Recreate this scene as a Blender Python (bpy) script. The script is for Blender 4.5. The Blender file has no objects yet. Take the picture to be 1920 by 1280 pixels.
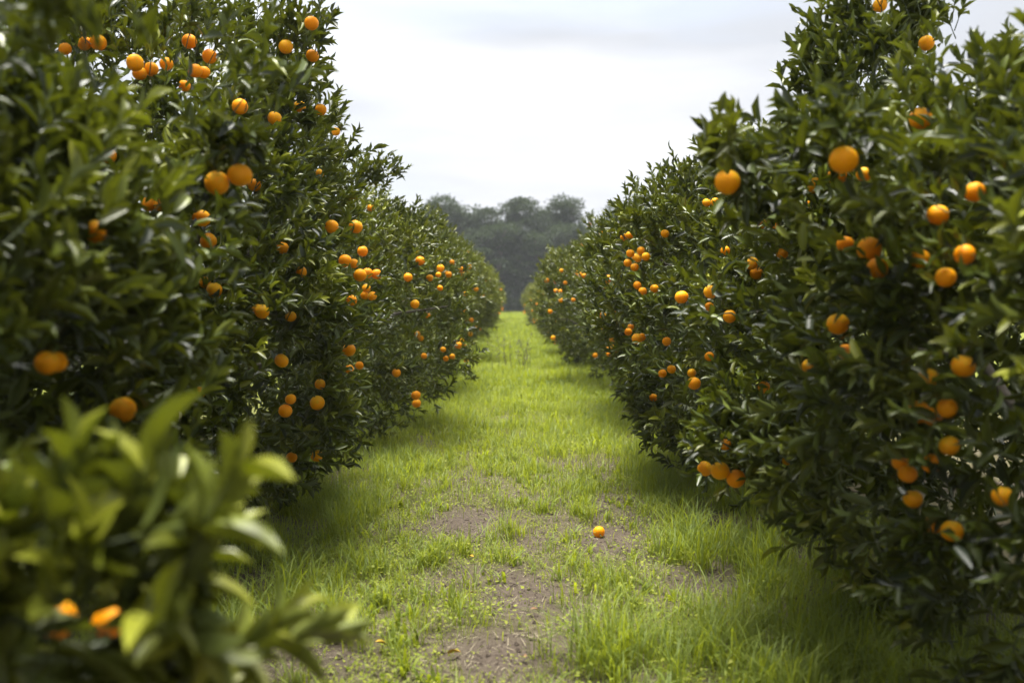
import bpy, math, random
import numpy as np
from mathutils import Matrix, Vector

# ------------------------------------------------------------------ camera, sky, sun, exposure
scene = bpy.context.scene
C = scene.collection
FPX = 1867.0                       # focal length in photo pixels (1920 wide)
CAMZ = 1.45
PITCH = math.atan(80 / FPX)

cam_d = bpy.data.cameras.new('camera')
cam = bpy.data.objects.new('camera', cam_d)
C.objects.link(cam)
cam_d.sensor_width = 36.0
cam_d.lens = 36.0 * FPX / 1920.0
cam_d.clip_start = 0.05
cam_d.clip_end = 2000
cam.location = (0, 0, CAMZ)
cam.rotation_euler = (math.pi / 2 - PITCH, 0, 0)
cam_d.dof.use_dof = True
cam_d.dof.focus_distance = 6.5
cam_d.dof.aperture_fstop = 1.8
cam_d.dof.aperture_blades = 0
scene.camera = cam

SUN_EL, SUN_AZ = math.radians(82), math.radians(-25)   # azimuth from +Y, clockwise
world = bpy.data.worlds.new('World')
scene.world = world
world.use_nodes = True
wn, wl = world.node_tree.nodes, world.node_tree.links
wn.clear()
w_out = wn.new('ShaderNodeOutputWorld')
w_bg = wn.new('ShaderNodeBackground')
w_sky = wn.new('ShaderNodeTexSky')
w_sky.sky_type = 'NISHITA'
w_sky.sun_disc = False
w_sky.sun_elevation = SUN_EL
w_sky.sun_rotation = SUN_AZ
w_bg.inputs['Strength'].default_value = 0.1
w_tc = wn.new('ShaderNodeTexCoord')
w_map = wn.new('ShaderNodeMapping')
w_map.inputs['Scale'].default_value = (1.1, 1.1, 5.5)
w_map.inputs['Location'].default_value = (0.35, 0.2, 0.62)
w_n = wn.new('ShaderNodeTexNoise')
w_n.inputs['Scale'].default_value = 1.45
w_n.inputs['Detail'].default_value = 6
w_n.inputs['Roughness'].default_value = 0.5
w_n.inputs['Distortion'].default_value = 0.1
w_r = wn.new('ShaderNodeValToRGB')          # cloud brightness (radiance / 0.1)
w_r.color_ramp.elements[0].position = 0.41
w_r.color_ramp.elements[0].color = (0.98, 1.02, 1.10, 1)
w_r.color_ramp.elements[1].position = 0.60
w_r.color_ramp.elements[1].color = (1.36, 1.38, 1.43, 1)
w_n2 = wn.new('ShaderNodeTexNoise')
w_n2.inputs['Scale'].default_value = 1.1
w_n2.inputs['Detail'].default_value = 4
w_r2 = wn.new('ShaderNodeValToRGB')         # cloud cover
w_r2.color_ramp.elements[0].position = 0.30
w_r2.color_ramp.elements[0].color = (0.86, 0.86, 0.86, 1)
w_r2.color_ramp.elements[1].position = 0.52
w_r2.color_ramp.elements[1].color = (1, 1, 1, 1)
w_mix = wn.new('ShaderNodeMix')
w_mix.data_type = 'RGBA'
wl.new(w_tc.outputs['Generated'], w_map.inputs['Vector'])
wl.new(w_map.outputs['Vector'], w_n.inputs['Vector'])
wl.new(w_map.outputs['Vector'], w_n2.inputs['Vector'])
wl.new(w_n.outputs['Fac'], w_r.inputs['Fac'])
wl.new(w_n2.outputs['Fac'], w_r2.inputs['Fac'])
wl.new(w_r2.outputs['Color'], w_mix.inputs['Factor'])
wl.new(w_sky.outputs['Color'], w_mix.inputs['A'])
wl.new(w_r.outputs['Color'], w_mix.inputs['B'])
wl.new(w_mix.outputs['Result'], w_bg.inputs['Color'])
wl.new(w_bg.outputs['Background'], w_out.inputs['Surface'])

sun_d = bpy.data.lights.new('sun', 'SUN')
sun_d.energy = 1.5
sun_d.angle = math.radians(32)
sun_d.color = (1.0, 0.97, 0.91)
sun = bpy.data.objects.new('sun', sun_d)
C.objects.link(sun)
sd = Vector((math.sin(SUN_AZ) * math.cos(SUN_EL), math.cos(SUN_AZ) * math.cos(SUN_EL), math.sin(SUN_EL)))
sun.rotation_euler = (-sd).to_track_quat('-Z', 'Y').to_euler()

scene.view_settings.view_transform = 'Standard'
scene.view_settings.look = 'None'
scene.view_settings.gamma = 1
scene.view_settings.use_curve_mapping = False
scene.view_settings.exposure = 3.0

scene.render.engine = 'CYCLES'
cy = scene.cycles
cy.use_denoising = True
cy.max_bounces = 7
cy.diffuse_bounces = 2
cy.glossy_bounces = 2
cy.transmission_bounces = 4
cy.volume_bounces = 0
cy.sample_clamp_indirect = 4

# ------------------------------------------------------------------ helpers
RNG = np.random.default_rng(20)
random.seed(5)


def nrm(v):
    return v / np.maximum(np.linalg.norm(v, axis=-1, keepdims=True), 1e-9)


def ray(px, py):
    """direction (y-forward depth 1 along the view axis) of a photo pixel"""
    u = (px - 960) / FPX
    v = -(py - 640) / FPX
    ct, st = math.cos(PITCH), math.sin(PITCH)
    return np.array([u, ct + v * st, -st + v * ct])


def at(px, py, depth):
    return np.array([0, 0, CAMZ]) + ray(px, py) * depth


def ground_at(px, py):
    d = ray(px, py)
    return (np.array([0, 0, CAMZ]) + d * (CAMZ / -d[2]))


def project(P):
    """photo pixel and depth of points (n,3)"""
    ct, st = math.cos(PITCH), math.sin(PITCH)
    q = P - np.array([0, 0, CAMZ])
    depth = q[:, 1] * ct - q[:, 2] * st
    up = q[:, 1] * st + q[:, 2] * ct
    dd = np.where(np.abs(depth) < 1e-4, 1e-4, depth)
    return 960 + FPX * q[:, 0] / dd, 640 - FPX * up / dd, depth


def hash2(ix, iy, seed):
    h = (ix.astype(np.int64) * 374761393 + iy.astype(np.int64) * 668265263 + seed * 1442695041) & 0xffffffff
    h = ((h ^ (h >> 13)) * 1274126177) & 0xffffffff
    return ((h ^ (h >> 16)) & 0xffff) / 65535.0


def vnoise(x, y, seed=0):
    ix, iy = np.floor(x), np.floor(y)
    fx, fy = x - ix, y - iy
    fx, fy = fx * fx * (3 - 2 * fx), fy * fy * (3 - 2 * fy)
    a, b = hash2(ix, iy, seed), hash2(ix + 1, iy, seed)
    c, d = hash2(ix, iy + 1, seed), hash2(ix + 1, iy + 1, seed)
    return (a * (1 - fx) + b * fx) * (1 - fy) + (c * (1 - fx) + d * fx) * fy


def fbm(x, y, seed=0, octaves=4):
    s, a, t = 0, 1.0, 0
    for k in range(octaves):
        s = s + a * vnoise(x * 2 ** k, y * 2 ** k, seed + k)
        t += a
        a *= 0.5
    return s / t


def mesh_from(name, V, F, smooth=True, tint=None):
    """V (n,3), F list of face arrays: (m,k) int arrays"""
    me = bpy.data.meshes.new(name)
    if not isinstance(F, (list, tuple)):
        F = [F]
    loops = np.concatenate([f.ravel() for f in F]).astype(np.int32)
    totals = np.concatenate([np.full(len(f), f.shape[1]) for f in F]).astype(np.int32)
    starts = np.concatenate([[0], np.cumsum(totals)[:-1]]).astype(np.int32)
    me.vertices.add(len(V))
    me.vertices.foreach_set('co', np.ascontiguousarray(V, dtype=np.float32).ravel())
    me.loops.add(len(loops))
    me.loops.foreach_set('vertex_index', loops)
    me.polygons.add(len(totals))
    me.polygons.foreach_set('loop_start', starts)
    me.polygons.foreach_set('loop_total', totals)
    me.polygons.foreach_set('use_smooth', np.full(len(totals), smooth))
    if tint is not None:
        a = me.attributes.new('tint', 'FLOAT', 'POINT')
        a.data.foreach_set('value', np.ascontiguousarray(tint, dtype=np.float32))
    me.update(calc_edges=True)
    return me


def link(name, me, mat=None, parent=None, kind=None):
    o = bpy.data.objects.new(name, me)
    C.objects.link(o)
    if mat is not None and me is not None and not me.materials:
        me.materials.append(mat)
    if parent is not None:
        o.parent = parent
    if kind:
        o['kind'] = kind
    return o


def tag(o, label, cat, group=None):
    o['label'] = label
    o['category'] = cat
    if group:
        o['group'] = group
    return o


def copy_tree(o, parent=None):
    c = o.copy()
    C.objects.link(c)
    if parent is not None:
        c.parent = parent
    for ch in list(o.children):
        copy_tree(ch, c)
    return c


def tube(points, radii, sides=6):
    P = np.array(points, float)
    n = len(P)
    T = nrm(np.gradient(P, axis=0))
    ref = np.where(np.abs(T[:, 2:3]) > 0.9, np.array([[1.0, 0, 0]]), np.array([[0, 0, 1.0]]))
    A = nrm(np.cross(T, ref))
    B = np.cross(T, A)
    ang = np.linspace(0, 2 * math.pi, sides, endpoint=False)
    R = np.array(radii)[:, None, None]
    V = P[:, None, :] + R * (np.cos(ang)[None, :, None] * A[:, None, :] + np.sin(ang)[None, :, None] * B[:, None, :])
    V = V.reshape(-1, 3)
    i, j = np.meshgrid(np.arange(n - 1), np.arange(sides), indexing='ij')
    i, j = i.ravel(), j.ravel()
    k = (j + 1) % sides
    F = np.stack([i * sides + j, i * sides + k, (i + 1) * sides + k, (i + 1) * sides + j], 1)
    V = np.vstack([V, P[-1] + T[-1] * radii[-1] * 0.6])
    tip = len(V) - 1
    j = np.arange(sides)
    F2 = np.stack([(n - 1) * sides + j, (n - 1) * sides + (j + 1) % sides, np.full(sides, tip)], 1)
    return V, [F, F2]


def bend(p0, p1, n, wob, sag=0.0):
    t = np.linspace(0, 1, n)[:, None]
    P = p0 * (1 - t) + p1 * t
    P = P + RNG.normal(0, wob, (n, 3)) * np.sin(t * math.pi)
    P[:, 2] += sag * np.sin(t[:, 0] * math.pi)
    return P


# ------------------------------------------------------------------ materials
def new_mat(name):
    m = bpy.data.materials.new(name)
    m.use_nodes = True
    nt = m.node_tree
    nt.nodes.clear()
    out = nt.nodes.new('ShaderNodeOutputMaterial')
    return m, nt.nodes, nt.links, out


def mix_rgb(n, l, fac, a, b, blend='MIX'):
    x = n.new('ShaderNodeMix')
    x.data_type = 'RGBA'
    x.blend_type = blend
    for sock, v in (('Factor', fac), ('A', a), ('B', b)):
        if isinstance(v, (int, float)):
            x.inputs[sock].default_value = v
        elif isinstance(v, tuple):
            x.inputs[sock].default_value = (*v, 1)
        else:
            l.new(v, x.inputs[sock])
    return x.outputs['Result']


def math_n(n, l, op, a, b=None):
    x = n.new('ShaderNodeMath')
    x.operation = op
    for k, v in enumerate((a, b)):
        if v is None:
            continue
        if isinstance(v, (int, float)):
            x.inputs[k].default_value = v
        else:
            l.new(v, x.inputs[k])
    return x.outputs[0]


def leaf_material(name, dark, mid, young, under, trans, trans_fac, rough, spec=0.5):
    m, n, l, out = new_mat(name)
    geo = n.new('ShaderNodeNewGeometry')
    oi = n.new('ShaderNodeObjectInfo')
    att = n.new('ShaderNodeAttribute')
    att.attribute_name = 'tint'
    r = math_n(n, l, 'FRACT', math_n(n, l, 'ADD', geo.outputs['Random Per Island'], oi.outputs['Random']))
    col = mix_rgb(n, l, math_n(n, l, 'POWER', r, 2.3), dark, mid)
    col = mix_rgb(n, l, att.outputs['Fac'], col, young)
    col = mix_rgb(n, l, geo.outputs['Backfacing'], col, mix_rgb(n, l, 0.6, col, under))
    bs = n.new('ShaderNodeBsdfPrincipled')
    l.new(col, bs.inputs['Base Color'])
    bs.inputs['Roughness'].default_value = rough
    bs.inputs['Specular IOR Level'].default_value = spec
    tr = n.new('ShaderNodeBsdfTranslucent')
    l.new(mix_rgb(n, l, att.outputs['Fac'], trans, tuple(min(1, c * 1.6) for c in trans)), tr.inputs['Color'])
    mx = n.new('ShaderNodeMixShader')
    mx.inputs[0].default_value = trans_fac
    l.new(bs.outputs[0], mx.inputs[1])
    l.new(tr.outputs[0], mx.inputs[2])
    l.new(mx.outputs[0], out.inputs['Surface'])
    return m


M_LEAF = leaf_material('citrus_leaf', (0.008, 0.016, 0.002), (0.122, 0.158, 0.009), (0.33, 0.34, 0.03),
                       (0.11, 0.14, 0.04), (0.20, 0.23, 0.008), 0.12, 0.40, 0.40)
M_GRASS = leaf_material('grass_blade', (0.10, 0.14, 0.009), (0.31, 0.365, 0.024), (0.42, 0.38, 0.05),
                        (0.16, 0.22, 0.06), (0.36, 0.42, 0.02), 0.40, 0.55, 0.25)
M_WEED = leaf_material('weed_leaf', (0.16, 0.20, 0.018), (0.27, 0.30, 0.03), (0.33, 0.33, 0.05),
                       (0.15, 0.2, 0.07), (0.26, 0.34, 0.03), 0.3, 0.6, 0.2)
M_WOOD_LEAF = leaf_material('woodland_leaf', (0.014, 0.029, 0.011), (0.036, 0.062, 0.020), (0.07, 0.11, 0.03),
                            (0.06, 0.08, 0.04), (0.07, 0.10, 0.03), 0.2, 0.6, 0.3)


def bark_material(name, a, b, scale):
    m, n, l, out = new_mat(name)
    tc = n.new('ShaderNodeTexCoord')
    ns = n.new('ShaderNodeTexNoise')
    ns.inputs['Scale'].default_value = scale
    ns.inputs['Detail'].default_value = 6
    l.new(tc.outputs['Object'], ns.inputs['Vector'])
    bs = n.new('ShaderNodeBsdfPrincipled')
    l.new(mix_rgb(n, l, ns.outputs['Fac'], a, b), bs.inputs['Base Color'])
    bs.inputs['Roughness'].default_value = 0.85
    bp = n.new('ShaderNodeBump')
    bp.inputs['Strength'].default_value = 0.5
    bp.inputs['Distance'].default_value = 0.01
    l.new(ns.outputs['Fac'], bp.inputs['Height'])
    l.new(bp.outputs[0], bs.inputs['Normal'])
    l.new(bs.outputs[0], out.inputs['Surface'])
    return m


M_BARK = bark_material('citrus_bark', (0.06, 0.05, 0.04), (0.17, 0.145, 0.115), 28)
M_TWIG = bark_material('green_twig', (0.05, 0.075, 0.025), (0.09, 0.10, 0.045), 20)
M_WOODBARK = bark_material('woodland_bark', (0.10, 0.08, 0.07), (0.22, 0.19, 0.16), 3)
M_STRAW = bark_material('dry_straw', (0.28, 0.23, 0.14), (0.50, 0.44, 0.30), 60)
M_DRY = bark_material('dry_stalk', (0.085, 0.07, 0.06), (0.17, 0.145, 0.11), 30)


def orange_material():
    m, n, l, out = new_mat('orange_peel')
    tc = n.new('ShaderNodeTexCoord')
    oi = n.new('ShaderNodeObjectInfo')
    ns = n.new('ShaderNodeTexNoise')
    ns.inputs['Scale'].default_value = 22
    ns.inputs['Detail'].default_value = 3
    l.new(tc.outputs['Object'], ns.inputs['Vector'])
    vo = n.new('ShaderNodeTexVoronoi')
    vo.inputs['Scale'].default_value = 420
    l.new(tc.outputs['Object'], vo.inputs['Vector'])
    c = mix_rgb(n, l, oi.outputs['Random'], (0.93, 0.27, 0.002), (0.97, 0.36, 0.003))
    c = mix_rgb(n, l, math_n(n, l, 'MULTIPLY', ns.outputs['Fac'], 0.5), c, (0.97, 0.40, 0.004))
    sx = n.new('ShaderNodeSeparateXYZ')
    l.new(tc.outputs['Object'], sx.inputs[0])
    n3 = n.new('ShaderNodeTexNoise')
    n3.inputs['Scale'].default_value = 5
    l.new(tc.outputs['Object'], n3.inputs['Vector'])
    mr = n.new('ShaderNodeMapRange')
    mr.inputs['From Min'].default_value = .62
    mr.inputs['From Max'].default_value = 1.05
    mr.inputs['To Max'].default_value = .5
    l.new(math_n(n, l, 'ADD', sx.outputs['Z'], math_n(n, l, 'MULTIPLY', n3.outputs['Fac'], math_n(n, l, 'ADD', oi.outputs['Random'], .35))), mr.inputs['Value'])
    c = mix_rgb(n, l, mr.outputs[0], c, (0.62, 0.46, 0.02))
    sc_ = n.new('ShaderNodeTexNoise')
    sc_.inputs['Scale'].default_value = 14
    sc_.inputs['Detail'].default_value = 5
    l.new(tc.outputs['Object'], sc_.inputs['Vector'])
    m2 = n.new('ShaderNodeMapRange')
    m2.inputs['From Min'].default_value = .66
    m2.inputs['From Max'].default_value = .72
    m2.inputs['To Max'].default_value = .35
    l.new(sc_.outputs['Fac'], m2.inputs['Value'])
    c = mix_rgb(n, l, m2.outputs[0], c, (0.40, 0.19, 0.03))
    bs = n.new('ShaderNodeBsdfPrincipled')
    l.new(c, bs.inputs['Base Color'])
    bs.inputs['Roughness'].default_value = 0.5
    bs.inputs['Specular IOR Level'].default_value = 0.15
    bs.inputs['Subsurface Weight'].default_value = 0.25
    bs.inputs['Subsurface Radius'].default_value = (1.0, .45, .05)
    bs.inputs['Subsurface Scale'].default_value = 0.15
    bp = n.new('ShaderNodeBump')
    bp.inputs['Strength'].default_value = 0.25
    bp.inputs['Distance'].default_value = 0.001
    l.new(vo.outputs['Distance'], bp.inputs['Height'])
    l.new(bp.outputs[0], bs.inputs['Normal'])
    l.new(bs.outputs[0], out.inputs['Surface'])
    return m


M_ORANGE = orange_material()


def plain(name, col, rough=0.6):
    m, n, l, out = new_mat(name)
    tc = n.new('ShaderNodeTexCoord')
    ns = n.new('ShaderNodeTexNoise')
    ns.inputs['Scale'].default_value = 90
    l.new(tc.outputs['Object'], ns.inputs['Vector'])
    bs = n.new('ShaderNodeBsdfPrincipled')
    l.new(mix_rgb(n, l, ns.outputs['Fac'], tuple(c * 0.75 for c in col), tuple(min(1, c * 1.25) for c in col)), bs.inputs['Base Color'])
    bs.inputs['Roughness'].default_value = rough
    l.new(bs.outputs[0], out.inputs['Surface'])
    return m


M_CALYX = plain('calyx_green', (0.10, 0.15, 0.04))
M_YELLOW_LEAF = plain('yellowed_leaf', (0.52, 0.33, 0.03))
M_BROWN_LEAF = plain('browned_leaf', (0.22, 0.12, 0.06))


def ground_material():
    m, n, l, out = new_mat('orchard_soil')
    geo = n.new('ShaderNodeNewGeometry')
    a = n.new('ShaderNodeTexNoise')
    a.inputs['Scale'].default_value = 1.6
    a.inputs['Detail'].default_value = 8
    a.inputs['Roughness'].default_value = 0.62
    b = n.new('ShaderNodeTexNoise')
    b.inputs['Scale'].default_value = 55
    b.inputs['Detail'].default_value = 6
    b.inputs['Roughness'].default_value = 0.7
    for x in (a, b):
        l.new(geo.outputs['Position'], x.inputs['Vector'])
    rb = n.new('ShaderNodeValToRGB')
    rb.color_ramp.elements[0].position = 0.35
    rb.color_ramp.elements[1].position = 0.68
    l.new(b.outputs['Fac'], rb.inputs['Fac'])
    soil = mix_rgb(n, l, rb.outputs['Color'], (0.045, 0.033, 0.025), (0.150, 0.118, 0.092))
    soil = mix_rgb(n, l, math_n(n, l, 'MULTIPLY', a.outputs['Fac'], 0.6), soil, (0.095, 0.074, 0.058))
    att = n.new('ShaderNodeAttribute')
    att.attribute_name = 'tint'                 # plant cover: mossy green film on the soil
    grn = mix_rgb(n, l, b.outputs['Fac'], (0.10, 0.12, 0.016), (0.19, 0.21, 0.03))
    col = mix_rgb(n, l, att.outputs['Fac'], soil, grn)
    bs = n.new('ShaderNodeBsdfPrincipled')
    l.new(col, bs.inputs['Base Color'])
    bs.inputs['Roughness'].default_value = 0.95
    bs.inputs['Specular IOR Level'].default_value = 0.15
    bp = n.new('ShaderNodeBump')
    bp.inputs['Strength'].default_value = 0.9
    bp.inputs['Distance'].default_value = 0.02
    l.new(b.outputs['Fac'], bp.inputs['Height'])
    l.new(bp.outputs[0], bs.inputs['Normal'])
    l.new(bs.outputs[0], out.inputs['Surface'])
    return m


M_GROUND = ground_material()

# ------------------------------------------------------------------ ground
# bare soil patches: (photo px, photo py, radius x, radius y in m, strength)
BARE = [(880, 985, .42, .75, 1.0), (1000, 1110, .30, .45, 1.0), (950, 1235, .34, .40, 1.0), (1330, 1105, .26, .45, 1.0),
        (640, 1235, .20, .30, .95), (1130, 1015, .34, .5, .95), (880, 895, .30, .9, .75), (640, 893, .25, .7, .8),
        (1130, 870, .16, .8, .7), (850, 1090, .25, .4, .8), (1300, 1010, .18, .4, .6), (1090, 1180, .28, .3, .75),
        (1010, 1010, .3, .5, .8), (1420, 1190, .14, .2, .8), (740, 1000, .2, .4, .6), (560, 1010, .15, .4, .5)]
BARE_P = [(ground_at(px, py)[:2], rx, ry, s) for px, py, rx, ry, s in BARE]


def bare(x, y):
    """0 = fully covered by plants, 1 = bare soil"""
    v = np.zeros_like(x)
    wx = x + 0.25 * (fbm(x * 2.3, y * 2.3, 71) - .5)
    wy = y + 0.5 * (fbm(x * 2.1, y * 2.1, 72) - .5)
    for p, rx, ry, s in BARE_P:
        v = np.maximum(v, .96 * s * np.exp(-(((wx - p[0]) / rx) ** 2 + ((wy - p[1]) / ry) ** 2) ** 1.5))
    nz = np.clip((fbm(x * 2.2, y * 1.6, 73) - 0.50) * 6, 0, 1) * np.clip((15 - y) / 5, 0, 1) * 0.85
    return np.clip(np.maximum(v, nz), 0, 1)


def ground_z(x, y):
    near = np.clip((30 - y) / 10, 0, 1) * np.clip((6 - np.abs(x)) / 2, 0, 1)
    h = (fbm(x * 1.3, y * 1.3, 31) - .5) * 0.09 + (fbm(x * 6, y * 6, 35, 3) - .5) * 0.035 + (fbm(x * 15, y * 15, 37, 3) - .5) * 0.028
    wood = np.clip((y - 96) / 10, 0, 1) * 0.9            # low bank the wood stands on
    return h * near + wood * wood


xs = np.concatenate([-np.geomspace(120, 3.2, 22), np.linspace(-3, 3, 150), np.geomspace(3.2, 120, 22)])
ys = np.concatenate([np.array([-36, -26, -18, -8, -3, 0, 1, 2]), np.linspace(2.5, 11, 200), np.geomspace(11.2, 130, 110), np.linspace(138, 186, 7)])
GX, GY = np.meshgrid(xs, ys)
V = np.stack([GX.ravel(), GY.ravel(), ground_z(GX.ravel(), GY.ravel())], 1)
nx_, ny_ = len(xs), len(ys)
i, j = np.meshgrid(np.arange(ny_ - 1), np.arange(nx_ - 1), indexing='ij')
i, j = i.ravel(), j.ravel()
F = np.stack([i * nx_ + j, i * nx_ + j + 1, (i + 1) * nx_ + j + 1, (i + 1) * nx_ + j], 1)
cov = (1 - bare(V[:, 0], V[:, 1])) * np.clip((V[:, 1] - 7) / 9, 0.22, 0.95)
link('ground', mesh_from('ground', V, F, True, cov), M_GROUND, kind='structure')

# ------------------------------------------------------------------ citrus leaves
def leaf_template(rows, fold, curl, twist=0.0):
    """blade along +Y, unit length, upper side +Z"""
    V = [(0, 0, 0)]
    for y in rows:
        w = 0.162 * math.sin(math.pi * min(1, y * 0.93 + 0.06)) ** 0.8
        zc = curl * (y - y * y * 1.9)
        V += [(-w, y, zc + fold * w * 2 + twist * w), (0, y, zc), (w, y, zc + fold * w * 2 - twist * w)]
    V.append((0, 1, curl * -0.9))
    F3, F4 = [], []
    F3 += [(0, 2, 1), (0, 3, 2)]
    for k in range(len(rows) - 1):
        a, b = 1 + 3 * k, 4 + 3 * k
        F4 += [(a, a + 1, b + 1, b), (a + 1, a + 2, b + 2, b + 1)]
    e = 1 + 3 * (len(rows) - 1)
    t = len(V) - 1
    F3 += [(e, e + 1, t), (e + 1, e + 2, t)]
    return np.array(V, float), np.array(F3), np.array(F4)


CURLS = [(0.38, 0.03, 0.0), (0.60, 0.10, 0.08), (0.48, 0.17, -0.1), (0.72, 0.06, 0.06)]
LOW = [leaf_template((0.27, 0.64), *c) for c in CURLS]
HIGH = [leaf_template((0.12, 0.30, 0.52, 0.76), *c) for c in CURLS]


def lean_template(fold, curl, mid):
    w = .165
    zc, zm = curl * .3, fold * w * 2
    if mid:
        return (np.array([(0, 0, 0), (-w, .4, zc + zm), (0, .45, zc), (w, .4, zc + zm), (0, 1, -curl * .9)], float),
                np.array([(0, 2, 1), (0, 3, 2), (1, 2, 4), (2, 3, 4)]), np.zeros((0, 4), int))
    return np.array([(0, 0, 0), (-w, .42, zm), (w, .42, zm), (0, 1, -.05)], float), np.array([(0, 3, 1), (0, 2, 3)]), np.zeros((0, 4), int)


MIDL = [lean_template(c[0], c[1], True) for c in CURLS]
FARL = [lean_template(c[0], c[1], False) for c in CURLS]


class Leaves:
    """arrays of leaf placements: position, axis, normal, length, tint"""
    def __init__(s):
        s.p, s.a, s.n, s.L, s.t = [], [], [], [], []

    def add(s, p, a, n, L, t):
        s.p.append(p); s.a.append(a); s.n.append(n); s.L.append(L); s.t.append(t)

    def close(s):
        s.p, s.a, s.n = np.vstack(s.p), np.vstack(s.a), np.vstack(s.n)
        s.L, s.t = np.concatenate(s.L), np.concatenate(s.t)
        s.k = RNG.integers(0, 4, len(s.L))
        return s

    def keep(s, m):
        for q in 'panLtk':
            setattr(s, q, getattr(s, q)[m])

    def frames(s):
        z = nrm(s.n - (s.n * s.a).sum(1, keepdims=True) * s.a)
        x = np.cross(s.a, z)
        return x, s.a, z

    def mesh(s, name, origin, templates=LOW):
        x, y, z = s.frames()
        Vs, F3s, F4s, Ts, off = [], [], [], [], 0
        for k in range(4):
            m = s.k == k
            c = int(m.sum())
            if not c:
                continue
            tv, f3, f4 = templates[k]
            v = (s.p[m][:, None, :] + s.L[m][:, None, None] * (tv[None, :, 0:1] * x[m][:, None, :] + tv[None, :, 1:2] * y[m][:, None, :] + tv[None, :, 2:3] * z[m][:, None, :]))
            o = off + (np.arange(c) * len(tv))[:, None, None]
            Vs.append(v.reshape(-1, 3))
            F3s.append((f3[None] + o).reshape(-1, 3))
            F4s.append((f4[None] + o).reshape(-1, 4))
            Ts.append(np.repeat(s.t[m], len(tv)))
            off += c * len(tv)
        return mesh_from(name, np.vstack(Vs) - origin, [np.vstack(F3s), np.vstack(F4s)], True, np.concatenate(Ts))


TINT_LEVELS = (0.0, 0.2, 0.6)
LEAF_MESH = {}
for k_ in range(4):
    for q_, tl in enumerate(TINT_LEVELS):
        tv, f3, f4 = HIGH[k_]
        me_ = mesh_from('leaf', tv, [f3, f4], True, np.full(len(tv), tl))
        me_.materials.append(M_LEAF)
        LEAF_MESH[k_, q_] = me_


def shoots(lv, S, D, SL, n_leaves, Lmean, young, up=0.35):
    """leafy shoots from points S along D; returns nothing, adds the leaves"""
    n = len(S)
    ref = nrm(RNG.normal(size=(n, 3)))
    A = nrm(np.cross(D, ref))
    B = np.cross(D, A)
    ph0 = RNG.uniform(0, 6.28, n)
    for i in range(n_leaves):
        f = (i + 0.5) / n_leaves
        ph = ph0 + i * 2.4 + RNG.normal(0, .25, n)
        el = np.radians(np.clip(60 - 46 * f + RNG.normal(0, 11, n), 4, 100))
        side = np.cos(ph)[:, None] * A + np.sin(ph)[:, None] * B
        a = D * np.cos(el)[:, None] + side * np.sin(el)[:, None]
        a[:, 2] -= 0.10 * RNG.random(n) - 0.04
        a = nrm(a)
        nn = D * 0.9 - side * 0.2 + np.array([0, 0, up]) + RNG.normal(0, .28, (n, 3))
        L = Lmean * RNG.uniform(.72, 1.2, n) * (1.0 - 0.32 * f ** 3)
        t = np.clip(young * (0.35 + 0.65 * f) * RNG.uniform(.5, 1.3, n) + (RNG.random(n) < .02) * .4, 0, 1)
        lv.add(S + D * (SL * f)[:, None], a, nn, L, t)


def clusters(lv, P, O, n_sh, spread, Lmean, up_bias, n_leaves=10, young_lit_rate=.2, sl=1.0):
    """bunches of shoots at points P growing along O"""
    n = len(P) * n_sh
    Pr = np.repeat(P, n_sh, 0)
    Or = np.repeat(O, n_sh, 0)
    yg = np.repeat((.3 if young_lit_rate > 1 else 0) + (RNG.random(len(P)) < young_lit_rate * 1.3) * RNG.uniform(.2, .75, len(P)), n_sh) * (RNG.random(n) < .75)  # base tint above rate one paints the closest branch's leaves as lit
    S = Pr + RNG.normal(0, spread, (n, 3))
    D = nrm(Or * 0.85 + np.array([0, 0, up_bias]) + RNG.normal(0, .36, (n, 3)))
    SL = RNG.uniform(.08, .19, n) * sl
    shoots(lv, S, D, SL, n_leaves, Lmean, yg)
    return S, D, SL


# ------------------------------------------------------------------ oranges
def orange_mesh():
    nu, nv = 20, 12
    V, F3, F4 = [(0, 0, 0.47)], [], []
    for j in range(1, nv):
        th = math.pi * j / nv
        for i in range(nu):
            ph = 2 * math.pi * i / nu
            r = 0.5 * math.sin(th)
            z = 0.485 * math.cos(th) - 0.035 * math.exp(-(th / .28) ** 2) + 0.012 * math.exp(-((math.pi - th) / .2) ** 2)
            rr = r * (1 + 0.012 * math.sin(3 * ph + 2 * th) + .008 * math.sin(5 * ph))
            V.append((rr * math.cos(ph), rr * math.sin(ph), z))
    V.append((0, 0, -0.475))
    for i in range(nu):
        F3.append((0, 1 + i, 1 + (i + 1) % nu))
        b = 1 + (nv - 2) * nu
        F3.append((b + (i + 1) % nu, b + i, len(V) - 1))
    for j in range(nv - 2):
        for i in range(nu):
            a, b = 1 + j * nu, 1 + (j + 1) * nu
            F4.append((a + i, b + i, b + (i + 1) % nu, a + (i + 1) % nu))
    me = mesh_from('orange', np.array(V), [np.array(F3), np.array(F4)])
    me.materials.append(M_ORANGE)
    return me


def calyx_mesh():
    V, F = [(0, 0, .475)], []
    for i in range(10):
        r = .095 if i % 2 == 0 else .05
        a = i * math.pi / 5
        V.append((r * math.cos(a), r * math.sin(a), .468))
    for i in range(10):
        F.append((0, 1 + i, 1 + (i + 1) % 10))
    sv, sf = tube([(0, 0, .46), (0.01, 0, .6), (.04, .01, .85)], [.028, .022, .02], 5)
    o = len(V)
    V = np.vstack([np.array(V), sv])
    me = mesh_from('calyx', V, [np.vstack([np.array(F), sf[1] + o]), sf[0] + o])
    me.materials.append(M_CALYX)
    return me


ME_ORANGE, ME_CALYX = orange_mesh(), calyx_mesh()


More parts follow.
